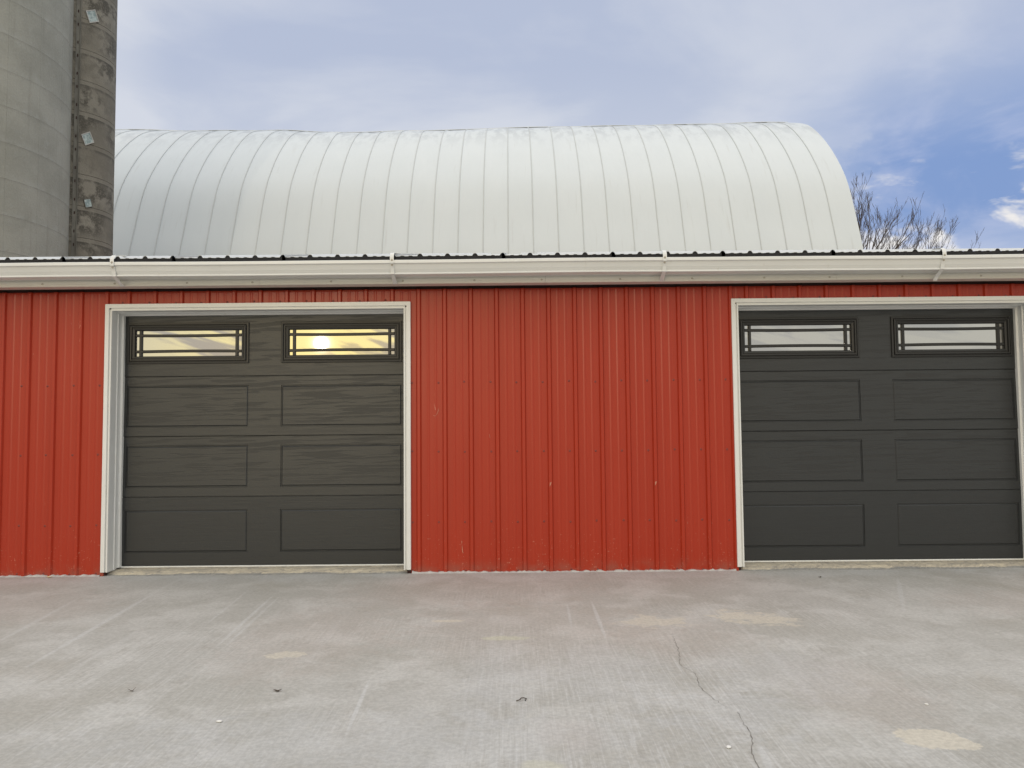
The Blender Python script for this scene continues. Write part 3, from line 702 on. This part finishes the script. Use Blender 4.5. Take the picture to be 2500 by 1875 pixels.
# ------------------------------------------------------------------ bare trees
def tree(loc, label, hgt, spread, lean, seed, limbs, r0=.13):
    rnd = random.Random(seed)
    t = thing('bare_tree', loc, label, 'tree', 'leafless trees behind the barn')
    tm = MB(); fork = Vector((lean[0]*1.2, lean[1]*1.2, hgt*.62))
    tm.tube([(0, 0, -.2), (lean[0]*.4, .02, hgt*.22), (lean[0]*.8, .05, hgt*.42), tuple(fork)], [r0*1.5, r0*1.15, r0, r0*.8], 8); tm.build('trunk', BARK, t)
    cw = MB()
    def grow(mb, p, d, L, r, lvl):
        n = 7; pts = [p]; rad = [r]; q = p.copy(); dd = d.copy()
        for i in range(n):
            dd = (dd+Vector((rnd.uniform(-1, 1), rnd.uniform(-1, 1), rnd.uniform(-.5, 1.0)))*.13).normalized()
            q = q+dd*(L/n); pts.append(q.copy()); rad.append(max(.0045, r*(1-.80*(i+1)/n)))
        mb.tube([tuple(a) for a in pts], rad, 4 if lvl else 6)
        if lvl < 3:
            for k_ in range((6, 5, 3)[lvl]):
                i = rnd.randint(2, n); base = pts[i]
                ax = Vector((rnd.uniform(-1, 1), rnd.uniform(-1, 1), rnd.uniform(-.15, .6)))
                nd = ((pts[i]-pts[i-1]).normalized()+ax*rnd.uniform(.35, .65)).normalized(); nd.z = abs(nd.z)+.05
                grow(cw, base, nd.normalized(), L*rnd.uniform(.30, .50), max(.0055, rad[i]*.62), lvl+1)
    for (ax, az, L) in limbs:
        m = MB(); d = Vector((ax, rnd.uniform(-.25, .25), az)).normalized()
        grow(m, fork.copy(), d, L, r0*.42, 0); m.build('limb', BARK, t)
    cw.build('crown', BARK, t)
tree((16.0, 36, 0), 'tallest bare tree, its upright branches showing past the right edge of the barn roof', 12.4, 4, (.1, 0), 5,
     [(-.05, 1, 3.6), (.08, 1, 3.9), (.22, 1, 3.6), (.38, 1, 3.8), (.52, 1, 3.5), (.72, .9, 3.4), (1.0, .8, 3.5), (1.2, .6, 3.2), (.3, 1, 2.6), (.6, .8, 2.6)], .15)
tree((18.6, 38, 0), 'slender bare tree between the tallest one and the lowest one, showing only thin upper twigs', 11.6, 3, (.15, 0), 11,
     [(.1, 1, 3.3), (.35, 1, 3.5), (.6, 1, 3.4), (.85, .9, 3.2), (-.25, 1, 3.2), (-.5, 1, 3.1), (.48, 1, 3.3)], .11)
tree((19.6, 37, 0), 'bare tree farthest right, its fan of branches over the last gutter strap', 10.9, 3, (.1, 0), 23,
     [(-.08, 1, 2.9), (.1, 1, 3.1), (.25, 1, 3.2), (.42, 1, 3.1), (.6, 1, 3.0), (.85, .9, 2.9), (1.1, .8, 2.7)], .11)

# ------------------------------------------------------------------ small things on the concrete
def leaf(loc, rz, L, Wd, curl, mt, name, label, group=None):
    m = MB(); rows_ = []
    for i in range(9):
        u = i/8; wdt = Wd*math.sin(math.pi*min(.97, u*.9+.06))
        rows_.append([(L*(u-.5), v*wdt+.006*math.sin(u*9), .003+curl*((2*u-1)**2)*L+.25*abs(v)*wdt) for v in (-1, -.5, 0, .5, 1)])
    m.sheet(rows_, 0, True); m.sheet([[(x, y, z+.0006) for x, y, z in r] for r in rows_], 0, True)
    tag(inst(name, m.mesh(name, mt), None, loc, (0, 0, rz)), label, 'leaf', group)
leaf((-1.867, 3.82, 0), .5, .038, .005, .35, LEAF, 'dead_leaf', 'small dark curled leaf on the concrete, nearest the left edge', 'dead leaves on the concrete')
leaf((-1.151, 3.80, 0), .2, .042, .009, .12, LEAF, 'dead_leaf', 'flattish brown leaf scrap on the concrete below the left garage door', 'dead leaves on the concrete')
leaf((2.528, 6.43, 0), .1, .030, .010, .2, LEAF, 'dead_leaf', 'dark speck of leaf on the concrete close to the right garage door', 'dead leaves on the concrete')
leaf((-4.01, 6.715, 0), .0, .06, .014, .15, YLEAF, 'fallen_leaf', 'pale yellow leaf lying at the foot of the left red wall')
m = MB(); m.tube([(-.028, -.012, .004), (-.012, -.010, .008), (-.004, .008, .010), (.008, .016, .008), (.020, .010, .006), (.014, -.006, .004)], .0024, 6)
tag(inst('twig', m.mesh('twig', LEAF), None, (.033, 3.645, 0)), 'thin dark hooked twig lying alone in the middle of the concrete', 'twig')
for i, ((x, y, s_), lb) in enumerate((((-1.287, 3.418, .010), 'white pebble on the concrete, lower left'), ((.841, 3.106, .010), 'white pebble beside the long crack near the bottom edge'),
                              ((1.86, 3.55, .007), 'tiny white pebble above the cream stain at lower right'))):
    m = MB(); rows_ = []
    for a in range(6):
        th = math.pi*a/5; rows_.append([(s_*1.3*math.sin(th)*math.cos(b*math.pi/4)*(1+.15*math.sin(b*2+i)), s_*math.sin(th)*math.sin(b*math.pi/4), s_*.45*(1-math.cos(th))) for b in range(9)])
    m.sheet(rows_, 0, True); tag(inst('pebble', m.mesh('pebble', PEB), None, (x, y, 0), (0, 0, i*1.3)), lb, 'pebble', 'white pebbles on the concrete')
